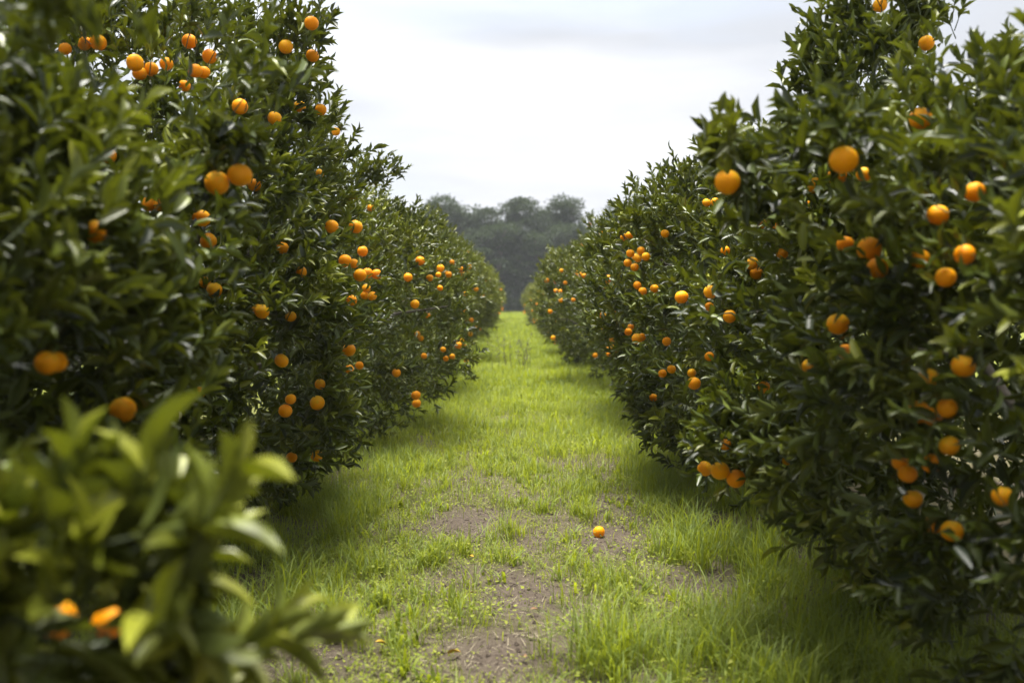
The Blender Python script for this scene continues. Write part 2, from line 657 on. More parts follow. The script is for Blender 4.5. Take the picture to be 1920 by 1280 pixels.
def add_orange(parent, p, d, with_calyx=True, tilt=0.5):
    o = link('orange', ME_ORANGE, None, parent)
    o.location = p
    o.scale = (d, d, d * random.uniform(.94, 1.03))
    o.rotation_euler = (random.gauss(0, tilt) * .6, random.gauss(0, tilt) * .6, random.uniform(0, 6.28))
    if with_calyx:
        link('calyx', ME_CALYX, None, o)
    return o


# ------------------------------------------------------------------ orange trees
class Crown:
    def __init__(s, cx, cy, cz, ax, ay, cu, cl, seed, bump=0.15, low=2.1):
        s.low = low
        s.c = np.array([cx, cy, cz])
        s.ax, s.ay, s.cu, s.cl = ax, ay, cu, cl
        r = np.random.default_rng(seed)
        s.b = nrm(r.normal(size=(22, 3)))
        s.amp = r.uniform(-bump * 1.1, bump, 22)

    def bumps(s, u):
        v = np.zeros(len(u))
        for b, a in zip(s.b, s.amp):
            v += a * np.exp((u @ b - 1) * 11)
        return 1 + v

    def pnorm(s, u):
        pw = np.where(u[:, 2] > 0, 2.15, s.low)
        h = np.sqrt(u[:, 0] ** 2 + u[:, 1] ** 2)
        return (h ** pw + np.abs(u[:, 2]) ** pw) ** (1 / pw)

    def point(s, u, t):
        k = t * s.bumps(u) / s.pnorm(u)
        cz = np.where(u[:, 2] > 0, s.cu, s.cl)
        return s.c + np.stack([u[:, 0] * s.ax, u[:, 1] * s.ay, u[:, 2] * cz], 1) * k[:, None]

    def normal(s, u):
        cz = np.where(u[:, 2] > 0, s.cu, s.cl)
        return nrm(np.stack([u[:, 0] / s.ax, u[:, 1] / s.ay, u[:, 2] / cz], 1))

    def f(s, P):
        q = P - s.c
        cz = np.where(q[:, 2] > 0, s.cu, s.cl)
        w = np.stack([q[:, 0] / s.ax, q[:, 1] / s.ay, q[:, 2] / cz], 1)
        r = np.linalg.norm(w, axis=1)
        u = w / np.maximum(r, 1e-6)[:, None]
        return r * s.pnorm(u) / s.bumps(u)


def build_crown(cr, n_cl, n_sh, Lmean, lane=0, filler=5000, n_leaves=10, young=.3):  # young share: new growth plus sunlit paleness put into the leaf colour
    """leaf placements, shoot list of a crown"""
    lv = Leaves()
    u = nrm(RNG.normal(size=(n_cl * (2 if not lane else 3), 3)))
    u = u[u[:, 2] > -0.9]
    if lane:                                                       # thinner on the side away from the lane
        keep = (u[:, 0] * lane > -0.25) | (RNG.random(len(u)) < .30)
        u = u[keep]
    u = u[:n_cl]
    t = np.clip(RNG.normal(.95, .07, len(u)), .75, 1.06)
    P = cr.point(u, t)
    ok = P[:, 2] > 0.18
    P, u = P[ok], u[ok]
    O = cr.normal(u)
    S, D, SL = clusters(lv, P, O, n_sh, .085, Lmean, .45, n_leaves, young)
    # upright water shoots on the upper half
    m = u[:, 2] > 0.1
    Q = P[m][RNG.random(int(m.sum())) < .45]
    if len(Q):
        Dq = nrm(np.array([0, 0, 1.0]) + RNG.normal(0, .33, (len(Q), 3)) + .4 * nrm(Q - cr.c))
        SLq = RNG.uniform(.14, .29, len(Q))
        shoots(lv, Q, Dq, SLq, 13, Lmean * .95, (RNG.random(len(Q)) < .3) * .5)
        S, D, SL = np.vstack([S, Q]), np.vstack([D, Dq]), np.concatenate([SL, SLq])
    # inner leaves
    u = nrm(RNG.normal(size=(filler, 3)))
    P = cr.point(u, RNG.uniform(.45, .88, filler))
    P = P[P[:, 2] > .3]
    n = len(P)
    lv.add(P, nrm(RNG.normal(size=(n, 3)) + np.array([0, 0, -.3])), nrm(RNG.normal(size=(n, 3)) + np.array([0, 0, .8])),
           Lmean * RNG.uniform(.9, 1.5, n), np.zeros(n))
    return lv, (S, D, SL)


def twig_mesh(S, D, SL, origin):
    """thin three-sided stems, one per shoot"""
    n = len(S)
    ref = np.tile(np.array([[.3, .2, 1.0]]), (n, 1))
    A = nrm(np.cross(D, ref))
    B = np.cross(D, A)
    rings = []
    for f, r in ((-.4, .0032), (1.0, .0013)):
        c = S + D * (SL * f)[:, None] - np.array([0, 0, .03]) * max(0, -f)
        for k in range(3):
            an = k * 2.094
            rings.append(c + r * (math.cos(an) * A + math.sin(an) * B))
    V = np.stack(rings, 1)                       # n,9,3
    f = []
    for r in range(1):
        for k in range(3):
            f.append((r * 3 + k, r * 3 + (k + 1) % 3, r * 3 + 3 + (k + 1) % 3, r * 3 + 3 + k))
    f = np.array(f)
    F = (f[None] + (np.arange(n) * 6)[:, None, None]).reshape(-1, 4)
    return mesh_from('twigs', V.reshape(-1, 3) - origin, F)


def trunk_and_branches(root, cr, origin, n_br=8, extra=(), thick=.006):
    base = np.array([cr.c[0], cr.c[1], -0.05])
    top = cr.c + np.array([0, 0, -.55])
    P = bend(base, top, 6, .03)
    V, F = tube(P - origin, np.linspace(.085, .06, 6) * np.array([1.35, 1.05, 1, 1, 1, 1]), 9)
    link('trunk', mesh_from('trunk', V, F), M_BARK, root)
    for k in range(n_br):
        a = k * 2.4 + RNG.uniform(-.3, .3)
        z = RNG.uniform(-.35, .95)
        u = nrm(np.array([[math.cos(a), math.sin(a), z]]))
        tip = cr.point(u, np.array([.93]))[0]
        if tip[2] < .35:
            tip[2] = .35
        Q = bend(P[3 + k % 3], tip, 7, .05, .08)
        V, F = tube(Q - origin, np.linspace(.042, .007, 7), 6)
        link('branch', mesh_from('branch', V, F), M_BARK, root)
    for p0, p1 in extra:
        Q = bend(np.array(p0), np.array(p1), 8, .012, .02)
        V, F = tube(Q - origin, np.linspace(thick, .0025, 8), 6)
        link('branch', mesh_from('branch', V, F), M_TWIG, root)


def root_empty(name, x, y):
    o = bpy.data.objects.new(name, None)
    o.empty_display_size = .2
    C.objects.link(o)
    o.location = (x, y, 0)
    return o


# near trees: key, lane side (+1 lane lies at +x of the tree), crown
#                cx     cy    cz    ax    ay    up    low
NEAR = {
    'L0': (+1, Crown(-2.45, -0.35, 1.5, 1.25, 1.3, 1.7, 1.3, 3, .08)),
    'L1': (+1, Crown(-2.25, 2.6, 1.5, 1.22, 1.6, .78, 1.30, 11)),
    'L2': (+1, Crown(-2.30, 6.3, 1.5, 1.40, 2.1, 1.68, 1.32, 12)),
    'L3': (+1, Crown(-2.20, 10.6, 1.5, 1.42, 2.2, 1.08, 1.32, 13)),
    'L4': (+1, Crown(-2.15, 15.0, 1.5, 1.40, 2.3, 1.22, 1.25, 14)),
    'R1': (-1, Crown(2.42, 3.6, 1.45, 1.32, 1.8, .88, 1.36, 21, .15, 3.2)),
    'R2': (-1, Crown(2.30, 7.7, 1.45, 1.42, 2.2, 1.12, 1.25, 22)),
    'R3': (-1, Crown(2.30, 12.2, 1.45, 1.42, 2.3, 1.05, 1.15, 23)),
    'R4': (-1, Crown(2.20, 16.9, 1.45, 1.40, 2.3, 1.00, 1.20, 24)),
}
# protruding leafy branches: tree, [(photo px, py, depth)...] points along it, growth direction, shoots per point
EXTRA = [
    ('R1', [(1670, 290, 3.35), (1630, 282, 3.3), (1590, 275, 3.25), (1545, 268, 3.2)], (-.75, -.1, .35), 8),
    ('R1', [(1500, 295, 3.25), (1450, 305, 3.2)], (-.3, -.1, -.2), 4),
    ('R1', [(1440, 850, 4.2), (1390, 850, 4.2), (1350, 850, 4.2)], (-.8, -.2, .1), 5),
    ('R1', [(1420, 600, 4.2), (1370, 590, 4.3), (1330, 600, 4.4)], (-.8, -.1, .5), 7),
    ('R1', [(1400, 760, 4.2), (1360, 740, 4.2)], (-.8, -.1, .4), 6),
    ('L2', [(440, 90, 6.0), (500, 75, 6.0), (545, 60, 6.0), (575, 60, 6.0)], (.6, 0, .5), 7),
    ('L2', [(470, 30, 6.2), (420, 30, 6.2), (340, 30, 6.2)], (.2, 0, .8), 7),
    ('L2', [(560, 200, 6.2), (600, 230, 6.4), (570, 170, 6.2)], (.5, 0, .5), 7),
    ('L1', [(380, 190, 3.4), (440, 160, 3.4), (480, 140, 3.3)], (.7, -.1, .6), 7),
    ('L1', [(100, 60, 2.0), (150, 90, 2.0), (30, 90, 1.9), (60, 20, 2.1)], (.3, -.2, .7), 6),
    ('L3', [(690, 330, 8.6), (720, 325, 8.6), (650, 315, 8.6), (610, 320, 8.6), (700, 350, 8.6), (660, 345, 8.6)], (.5, 0, .5), 9),
    ('L4', [(700, 420, 10.5), (740, 450, 10.5), (775, 450, 10.6), (800, 460, 10.7), (720, 400, 10.5), (750, 415, 10.5), (775, 405, 10.5)], (.5, 0, .7), 10),
    ('L0', [(-80, 1065, 1.45), (10, 1035, 1.45), (90, 1085, 1.4), (170, 1055, 1.42), (250, 1005, 1.42), (300, 1055, 1.42), (350, 1105, 1.42)], (.5, .15, .9), 3),
    ('L0', [(-80, 1195, 1.5), (20, 1205, 1.5), (120, 1185, 1.48), (220, 1165, 1.48), (290, 1175, 1.48), (330, 1225, 1.5)], (.7, .15, .35), 4),
    ('L0', [(-60, 1325, 1.55), (40, 1305, 1.55), (150, 1295, 1.55), (240, 1285, 1.55), (330, 1315, 1.55)], (.7, .15, .3), 5),
    ('L0', [(240, 1015, 1.42)], (.2, .1, 1.0), 2),
    ('R1', [(1545, 130, 4.7), (1575, 70, 4.7), (1605, 30, 4.7), (1650, 10, 4.6), (1700, 20, 4.6), (1760, 20, 4.6), (1660, 60, 4.6), (1730, 90, 4.5), (1535, 180, 4.6), (1565, 150, 4.6), (1570, 110, 4.6), (1610, 80, 4.6), (1640, 130, 4.5), (1590, 170, 4.5)], (-.3, 0, .8), 12),
    ('R3', [(1185, 400, 11.2), (1200, 370, 11.4)], (-.2, 0, .9), 6),
    ('R2', [(1300, 360, 7.4), (1330, 340, 7.4), (1350, 310, 7.4)], (-.5, 0, .7), 7),
    ('L1', [(150, 900, 2.6), (60, 860, 2.4), (250, 930, 2.8)], (.5, -.2, .3), 5),
]

# oranges seen in the photograph: px, py, diameter in px
FRUIT_L = [(184, 80, 31), (158, 84, 20), (122, 92, 24), (253, 118, 32), (283, 130, 28), (262, 138, 27), (312, 120, 25), (355, 78, 28), (393, 106, 28),
           (366, 133, 27), (382, 136, 24), (346, 161, 22), (584, 44, 27), (536, 88, 27), (586, 105, 25), (515, 222, 27), (562, 200, 23), (601, 206, 23),
           (450, 200, 30), (630, 247, 16), (202, 291, 32), (450, 328, 46), (407, 343, 46), (477, 347, 25), (378, 409, 34), (391, 452, 31), (402, 544, 30),
           (386, 530, 25), (312, 563, 23), (180, 434, 32), (278, 383, 28), (300, 385, 24), (622, 425, 26), (667, 425, 28), (680, 471, 24), (647, 489, 25),
           (663, 494, 20), (689, 512, 26), (675, 516, 25), (706, 514, 23), (687, 541, 17), (684, 553, 17), (698, 555, 18), (659, 563, 21), (530, 465, 23),
           (565, 510, 20), (695, 390, 14), (788, 489, 18), (806, 521, 14), (765, 520, 17), (778, 570, 17), (865, 506, 14), (528, 676, 27), (595, 755, 28),
           (600, 720, 20), (535, 770, 26), (545, 748, 20), (483, 580, 22), (545, 593, 17), (780, 741, 23), (781, 756, 22), (655, 692, 17), (674, 685, 16),
           (230, 768, 50), (104, 678, 36), (88, 680, 24), (547, 857, 21), (594, 854, 23), (105, 1160, 50), (212, 1170, 44), (210, 915, 26),
           (440, 850, 32), (375, 735, 20), (160, 80, 18), (600, 325, 14), (795, 667, 11), (831, 655, 9), (836, 672, 9), (848, 668, 9), (866, 655, 9),
           (874, 676, 9), (853, 676, 8), (842, 700, 8), (884, 600, 9), (882, 626, 9), (872, 648, 8), (893, 542, 9), (904, 553, 8), (822, 515, 10),
           (838, 511, 9), (880, 500, 9), (825, 540, 8)]
FRUIT_R = [(1737, 81, 29), (1650, 10, 27), (1702, 100, 20), (1726, 222, 42), (1582, 300, 54), (1570, 330, 36), (1364, 341, 48), (1470, 269, 19),
           (1528, 348, 31), (1523, 383, 21), (1620, 327, 20), (1630, 467, 46), (1645, 503, 40), (1759, 403, 40), (1828, 360, 36), (1571, 607, 42),
           (1278, 557, 26), (1332, 547, 26), (1330, 575, 18), (1418, 512, 25), (1467, 475, 23), (1585, 458, 22), (1725, 485, 26), (1773, 520, 24), (1809, 477, 22),
           (1806, 686, 44), (1741, 708, 38), (1722, 772, 44), (1748, 781, 28), (1776, 765, 32), (1518, 686, 28), (1545, 697, 28), (1433, 726, 24),
           (1585, 660, 22), (1607, 662, 24), (1350, 882, 36), (1322, 878, 29), (1380, 897, 36), (1785, 995, 42), (1750, 982, 30), (1712, 935, 26),
           (1690, 865, 30), (1702, 888, 28), (1746, 868, 28), (1780, 835, 30), (1880, 930, 34), (1606, 1132, 22), (1697, 1248, 18), (1192, 400, 13),
           (1128, 440, 13), (1153, 455, 15), (1170, 445, 11), (1181, 441, 11), (1182, 475, 16), (1202, 470, 14), (1196, 484, 14), (1211, 481, 14), (1177, 493, 13),
           (1190, 501, 15), (1140, 523, 16), (1134, 537, 11), (1195, 535, 14), (1227, 541, 14), (1205, 546, 12), (1131, 592, 14), (1160, 631, 10),
           (1178, 622, 13), (1203, 632, 13), (1250, 640, 17), (1116, 666, 10), (1259, 692, 16), (1297, 699, 15), (1083, 512, 9), (1095, 517, 9),
           (1060, 530, 8), (1042, 545, 8), (1053, 507, 8), (1325, 380, 15), (1341, 379, 14), (1428, 420, 15), (1457, 424, 16), (1225, 745, 15), (1157, 756, 10),
           (1475, 863, 18), (1105, 421, 8), (1247, 438, 10), (1330, 668, 15), (1242, 700, 10), (1360, 470, 12), (1090, 460, 8), (1075, 562, 8)]

TREES = {}
for key, (lane, cr) in NEAR.items():
    o3 = np.array([cr.c[0], cr.c[1], 0.0])
    if key in ('L0',):
        lv, sh = build_crown(cr, 80, 9, .088, lane, 2000)
    elif key in ('L3', 'L4', 'R3', 'R4'):
        lv, sh = build_crown(cr, 300, 9, .092, lane, 4000, 8, .55)  # higher share paints the lit, yellower look of trees farther back
    else:
        lv, sh = build_crown(cr, 325, 10, .089, lane, 4500, 9)
    TREES[key] = dict(lane=lane, cr=cr, o=o3, lv=lv, sh=[list(x) for x in zip(*[sh])], tips=[], fruit=[])

for key, pts, d, n_sh in EXTRA:
    T = TREES[key]
    P = np.array([at(*p) for p in pts])
    O = np.tile(nrm(np.array([d], float)), (len(P), 1))
    near0 = key == 'L0'
    S, D, SL = clusters(T['lv'], P, O, n_sh, .04 if near0 else .06, .118 if near0 else .09, .1, 8, 1.6 if near0 else .14, .8 if near0 else 1.0)
    for q, v in enumerate((S, D, SL)):
        T['sh'][q].append(v)
    if len(pts) > 1:
        T['tips'].append((P[0], P[-1]))

def dull(px, py):
    return (px > 1650 and py > 640) or (px < 420 and py > 500 and dist_ok(px, py)) or (1500 < px and 600 < py < 1280 and (px * 7 + py) % 3 > 0)


def dist_ok(px, py):
    return abs(px - 230) + abs(py - 768) > 12 and abs(px - 402) + abs(py - 544) > 8


def place_fruit(px, py, dpx, side):
    depth_size = 0.082 * FPX / dpx
    r = ray(px, py)
    ts = np.linspace(1.0, 24, 500)
    P = np.array([0, 0, CAMZ]) + ts[:, None] * r
    best_t, best_k = 1e9, None
    for k, T in TREES.items():
        if k[0] != side or k == 'L0':
            continue
        f = T['cr'].f(P)
        w = np.where(f < 1.02)[0]
        if len(w) and ts[w[0]] < best_t:
            best_t, best_k = ts[w[0]], k
    if best_k is None or depth_size < 2.0:
        t = depth_size
    else:
        t = min(depth_size, best_t + .12)
        if depth_size > 5:
            t = max(t, best_t - .25)
        if dull(px, py):
            t = best_t + .20
    p = np.array([0, 0, CAMZ]) + r * t
    d = min(max(dpx * t / FPX, .060), .094)
    if px < 300 and py > 1000:
        t = 1.9
        p = np.array([0, 0, CAMZ]) + r * t
        d = .08
    if best_k is None or t < 1.9:
        if px < 300 and py > 1000:
            best_k = 'L0'
        else:
            best_k = min((k for k in TREES if k[0] == side and k != 'L0'), key=lambda k: TREES[k]['cr'].f(p[None])[0])
    T = TREES[best_k]
    if t < best_t - .25 or best_t > 1e8:                       # fruit on a twig that stands out of the crown
        q = p.copy()
        c = T['cr'].c + np.array([0, 0, .2])
        for _ in range(60):
            if T['cr'].f(q[None])[0] < .85:
                break
            q = q + (c - q) * .03
        if best_k != 'L0':
            n = max(2, int(np.linalg.norm(q - p) / .11))
            P = np.array([p * (1 - w) + q * w + np.array([0, 0, .09]) for w in np.linspace(0, 1, n)])
            out = nrm((p - q)[None] + np.array([[0, 0, .25]]))
            S, D, SL = clusters(T['lv'], P, np.tile(out, (n, 1)), 5, .05, .088, .25)
            for qq, v in enumerate((S, D, SL)):
                T['sh'][qq].append(v)
        T['tips'].append((p + (q - p) * min(1, .25 / max(.01, np.linalg.norm(q - p))) + np.array([0, 0, .06]), p + np.array([0, 0, .05])))
    T['fruit'].append((p, d, .6 if px < 300 and py > 1000 else .38 if dull(px, py) and (px, py) not in ((1806, 686), (1785, 995)) else .93))


for f_ in FRUIT_L:
    place_fruit(*f_, 'L')
for f_ in FRUIT_R:
    place_fruit(*f_, 'R')

for T in TREES.values():
    T['lv'].close()
    T['sh'] = [np.concatenate(v) if v[0].ndim == 1 else np.vstack(v) for v in T['sh']]


rf = np.random.default_rng(77)
for key, n in (('L2', 2), ('L3', 5), ('L4', 9), ('R2', 6), ('R3', 9), ('R4', 11)):
    T = TREES[key]
    for _ in range(n):
        a = (0 if T['lane'] > 0 else math.pi) + (-1 if T['lane'] > 0 else 1) * rf.uniform(-.3, 1.0)
        u = nrm(np.array([[math.cos(a), math.sin(a), rf.uniform(-.8, .5)]]))
        T['fruit'].append((T['cr'].point(u, np.array([1.03]))[0], rf.uniform(.068, .086), .93 if rf.random() < .6 else .5))

# leaves part in front of the hanging fruit
allf = [x for T in TREES.values() for x in T['fruit']]
for key, T in TREES.items():
    lv = T['lv']
    mid = lv.p + lv.a * lv.L[:, None] * .5
    drop = np.zeros(len(lv.L), bool)
    for p, d, pr in allf:
        r_ = d * .5
        tocam = np.array([0, 0, CAMZ]) - p
        tocam = tocam / np.linalg.norm(tocam)
        q = mid - p
        s_ = np.clip(q @ tocam, 0, .55 if pr < .6 else (3.2))
        dist = np.linalg.norm(q - s_[:, None] * tocam, axis=1)
        drop |= (dist < r_ * 1.02 + lv.L * .16) & (q @ tocam > -.2 * r_) & (RNG.random(len(lv.L)) < pr)
        drop |= np.linalg.norm(lv.p - p, axis=1) < r_ * 1.02
    T['drop'] = drop
    S_, D_, SL_ = T['sh']
    m_ = S_ + D_ * (SL_ * .5)[:, None]
    cut = np.zeros(len(S_), bool)
    for p, d, pr in allf:
        if pr > .6:
            tocam = np.array([0, 0, CAMZ]) - p
            tocam = tocam / np.linalg.norm(tocam)
            q = m_ - p
            s_ = np.clip(q @ tocam, 0, 3.2)
            cut |= np.linalg.norm(q - s_[:, None] * tocam, axis=1) < d * .5 + .05
    T['sh'] = [S_[~cut], D_[~cut], SL_[~cut]]
for T in TREES.values():
    T['lv'].keep(~T['drop'])

# which leaves show: frontmost leaf of each small cell of the picture
NB = 320
cells = {}
gl_key, gl_idx, gl_px, gl_py, gl_d, gl_size = [], [], [], [], [], []
for key, T in TREES.items():
    lv = T['lv']
    mid = lv.p + lv.a * lv.L[:, None] * .5
    px, py, dep = project(mid)
    m = np.where((dep > .5) & (px > 0) & (px < 1920) & (py > 0) & (py < 1280))[0]
    face = np.abs((lv.frames()[2][m] * nrm(mid[m] - np.array([0, 0, CAMZ]))).sum(1))
    gl_key += [key] * len(m)
    gl_idx.append(m); gl_px.append(px[m]); gl_py.append(py[m]); gl_d.append(dep[m]); gl_size.append(lv.L[m] * FPX / dep[m] * (.3 + .7 * face))
gl_key = np.array(gl_key)
gl_idx, gl_px, gl_py, gl_d, gl_size = map(np.concatenate, (gl_idx, gl_px, gl_py, gl_d, gl_size))
zb = np.full((214, 320), 1e9)
ci, cj = (gl_py / 6).astype(int), (gl_px / 6).astype(int)
for a in (-1, 0, 1):
    for b in (-1, 0, 1):
        np.minimum.at(zb, (np.clip(ci + a, 0, 213), np.clip(cj + b, 0, 319)), gl_d)
vis = gl_d < zb[ci, cj] + .06

NEAR_LABELS = {
    'L0': 'low out of focus orange tree branch filling the lower left corner, closest to the viewer',
    'L1': 'blurred orange tree at the left edge of the frame, behind the low foreground branch',
    'L2': 'tall orange tree in left row whose top branch carries three oranges against the sky',
    'L3': 'orange tree in left row with low pair of oranges hanging over the grass',
    'L4': 'fourth full orange tree from the front of the left row, fruit near its foot',
    'R1': 'dark nearest orange tree at right edge with large fruit and three oranges hanging low',
    'R2': 'second orange tree of the right row, sharp sunlit leaves behind the dark near tree',
    'R3': 'third orange tree of the right row with a dense fruit cluster near its top',
    'R4': 'fourth orange tree of the right row, slightly soft, shadow at its foot',
}
GROUP = {'L': 'orange trees of the left orchard row', 'R': 'orange trees of the right orchard row'}

for key, T in TREES.items():
    cr, o3, lv = T['cr'], T['o'], T['lv']
    root = root_empty('orange_tree', o3[0], o3[1])
    tag(root, NEAR_LABELS[key], 'tree', GROUP[key[0]])
    trunk_and_branches(root, cr, o3, 4 if key == 'L0' else 9, T['tips'])
    if key in ('L0', 'L1', 'L2', 'R1', 'R2'):
        link('twigs', twig_mesh(*T['sh'], o3), M_TWIG, root, 'stuff')
    m = np.where((gl_key == key) & vis)[0]
    m = m[np.argsort(-gl_size[m])][:300]
    pick = gl_idx[m]
    X, Y, Z = lv.frames()
    for i in pick:
        L = lv.L[i]
        q = 0 if lv.t[i] < .1 else (1 if lv.t[i] < .4 else 2)
        o = link('leaf', LEAF_MESH[int(lv.k[i]), q], None, root)
        M = Matrix.Identity(4)
        for c in range(3):
            M[c][0], M[c][1], M[c][2], M[c][3] = X[i][c] * L, Y[i][c] * L, Z[i][c] * L, lv.p[i][c] - o3[c]
        o.matrix_local = M
    keep = np.ones(len(lv.L), bool)
    keep[pick] = False
    lv.keep(keep)
    link('foliage', lv.mesh('foliage', o3, MIDL if key in ('L3', 'L4', 'R3', 'R4') else LOW), M_LEAF, root, 'stuff')
    for p, d, pr in T['fruit']:
        add_orange(root, p - o3, d, d > 0 and p[1] < 13)
    T['root'] = root

# ------------------------------------------------------------------ the rest of the two rows
def variant(seed, n_cl, n_sh, L, nl, n_fruit, filler, lit_tint):
    cr = Crown(0, 0, 1.45, 1.38, 1.72, 1.12, 1.25, seed, .26)
    lv, sh = build_crown(cr, n_cl, n_sh, L, 0, filler, nl, .85)  # high young share also paints the far rows as sunlit
    lv.close()
    lv.t = np.clip(lv.t + lit_tint * RNG.uniform(.3, 1.5, len(lv.t)), 0, 1)  # paler tint on every leaf, painted in for sunlit distant foliage
    root = root_empty('orange_tree', 0, 0)
    trunk_and_branches(root, cr, np.zeros(3), 7)
    link('foliage', lv.mesh('foliage', np.zeros(3), FARL if seed > 102 else MIDL), M_LEAF, root, 'stuff')
    r = np.random.default_rng(seed)
    for k in range(n_fruit):
        a = r.choice([0, math.pi]) + r.normal(0, .75)
        u = nrm(np.array([[math.cos(a), math.sin(a), r.uniform(-.75, .6)]]))
        add_orange(root, cr.point(u, np.array([1.10]))[0], r.uniform(.07, .088), False)
    return root


ORD = {5: 'fifth', 6: 'sixth', 7: 'seventh', 8: 'eighth', 9: 'ninth', 10: 'tenth', 11: 'eleventh', 12: 'twelfth', 13: 'thirteenth', 14: 'fourteenth',
       15: 'fifteenth', 16: 'sixteenth', 17: 'seventeenth'}
VAR = [variant(101, 390, 8, .105, 9, 24, 4000, .16), variant(102, 390, 8, .105, 9, 26, 4000, .20), variant(103, 320, 6, .14, 8, 22, 3000, .36), variant(104, 320, 6, .14, 8, 20, 3000, .44)]
used = [False] * 4
for side, x0, y0, hz in (('L', -2.15, 19.5, 1.08), ('R', 2.22, 21.5, .96)):
    for k in range(12):
        y = y0 + k * 4.35
        v = (k % 2) + (2 if y > 33 else 0)
        if not used[v]:
            o = VAR[v]
            used[v] = True
        else:
            o = copy_tree(VAR[v])
        o.location = (x0 + random.uniform(-.18, .18), y + random.uniform(-.2, .2), 0)
        o.rotation_euler.z = random.choice([0, math.pi]) + random.uniform(-.15, .15)
        s = random.uniform(.84, 1.07)
        o.scale = (s, s, s * hz * random.uniform(.90, 1.08))
        n = k + 5
        tag(o, '%s orange tree from the viewer in the %s row, soft with distance' % (ORD[n], 'left' if side == 'L' else 'right'), 'tree', GROUP[side])
# the row goes on beside and behind the viewer
for x, y, v, lab in ((2.35, -1.3, 0, 'orange tree of the right row standing beside the viewer'),
                     (-2.4, -4.8, 1, 'orange tree of the left row standing behind the viewer'),
                     (2.3, -5.7, 1, 'orange tree of the right row standing behind the viewer')):
    o = copy_tree(VAR[v])
    o.location = (x, y, 0)
    o.rotation_euler.z = math.pi
    tag(o, lab, 'tree', GROUP['L' if x < 0 else 'R'])

# ------------------------------------------------------------------ the wood at the end
def wood_tree(seed, h, wid):
    r = np.random.default_rng(seed)
    root = root_empty('woodland_tree', 0, 0)
    P = np.array([[0, 0, -1.0], [.1, 0, h * .25], [-.1, .1, h * .5], [.05, 0, h * .8]])
    V, F = tube(P, [.26, .2, .15, .06], 8)
    link('trunk', mesh_from('trunk', V, F), M_WOODBARK, root)
    tops = []
    for k in range(42):
        z = h * (.10 + .84 * ((k + .5) / 42) ** .8)
        ww = 1.15 * wid * (0.55 + .6 * math.sin(math.pi * min(1, (z / h) * .95)))
        a = k * 2.4 + r.uniform(-.4, .4)
        rad = ww * math.sqrt(r.random()) * (1 if z < h * .75 else .75)
        tops.append((np.array([math.cos(a) * rad, math.sin(a) * rad, z]), r.uniform(.65, 1.25)))
    for p, s in tops[::4]:
        Q = bend(np.array([0, 0, p[2] * .75]), p, 5, .08)
        V, F = tube(Q, np.linspace(.09, .03, 5), 5)
        link('branch', mesh_from('branch', V, F), M_WOODBARK, root)
    lv = Leaves()
    for p, s in tops:
        n = 260
        u = nrm(r.normal(size=(n, 3)))
        u[:, 2] = np.where(u[:, 2] < -.3, -u[:, 2], u[:, 2])
        q = p + u * np.array([1.15, 1.15, .75]) * s * (r.uniform(.55, 1.08, n) * (1 + .25 * np.sin(u[:, 0] * 7 + s * 9) * np.cos(u[:, 1] * 6)))[:, None]
        lv.add(q, nrm(u + r.normal(0, .7, (n, 3))), nrm(u * .7 + np.array([0, 0, .8]) + r.normal(0, .5, (n, 3))), r.uniform(.22, .42, n), np.clip(r.normal(.1, .25, n), 0, .8))
    lv.close()
    link('crown', lv.mesh('crown', np.zeros(3), FARL), M_WOOD_LEAF, root)
    return root


WOOD = [wood_tree(201, 11.0, 2.0), wood_tree(202, 10.4, 2.3), wood_tree(203, 11.6, 1.8)]
# photo px of the trunk, depth, height factor, label
SPOTS = [(828, 106, 1.03, 'broad dark woodland tree at the left of the wood beyond the left row'),
         (896, 107, 1.00, 'woodland tree left of the lane axis with rounded even top'),
         (978, 106, .98, 'wide woodland tree directly above the far end of the grass lane'),
         (1058, 107, 1.04, 'woodland tree with raised crown just left of the bright gap in the wood'),
         (1172, 106, 1.03, 'woodland tree right of the gap, peeping over the right row'),
         (935, 103, .72, 'low woodland tree in front of the taller ones left of the lane end'),
         (1010, 103, .66, 'low woodland tree in front of the taller ones right of the lane end'),
         (868, 103, .70, 'low woodland tree standing behind the end of the left row'),
         (1078, 103, .72, 'low woodland tree standing behind the end of the right row'),
         (1118, 112, .78, 'short woodland tree under the bright gap of the wood'),
         (760, 108, .95, 'woodland tree at the left end of the wood, mostly hidden by the left row'),
         (1240, 108, .95, 'woodland tree at the right end of the wood, mostly hidden by the right row'),
         (862, 114, .92, 'hazy woodland tree in second line, filling between the two leftmost crowns'),
         (938, 115, .92, 'hazy woodland tree in second line, directly left of the widest crown'),
         (1018, 115, .92, 'hazy woodland tree in second line, between widest crown and raised crown'),
         (800, 115, .9, 'hazy woodland tree in second line, at the far left of the wood'),
         (1090, 116, .72, 'hazy woodland tree in second line, low beside the bright gap'),
         (1150, 116, .75, 'hazy woodland tree in second line, right of the bright gap')]
for k, (px, dep, hf, lab) in enumerate(SPOTS):
    o = WOOD[k] if k < 3 else copy_tree(WOOD[k % 3])
    x = (px - 960) / FPX * dep
    o.location = (x, dep, .8)
    o.rotation_euler.z = random.uniform(0, 6.28)
    o.scale = (random.uniform(1.0, 1.2), random.uniform(1.0, 1.2), hf)
    tag(o, lab or 'dark green woodland tree within the hazy wood beyond the orchard', 'tree', 'trees of the wood beyond the orchard')

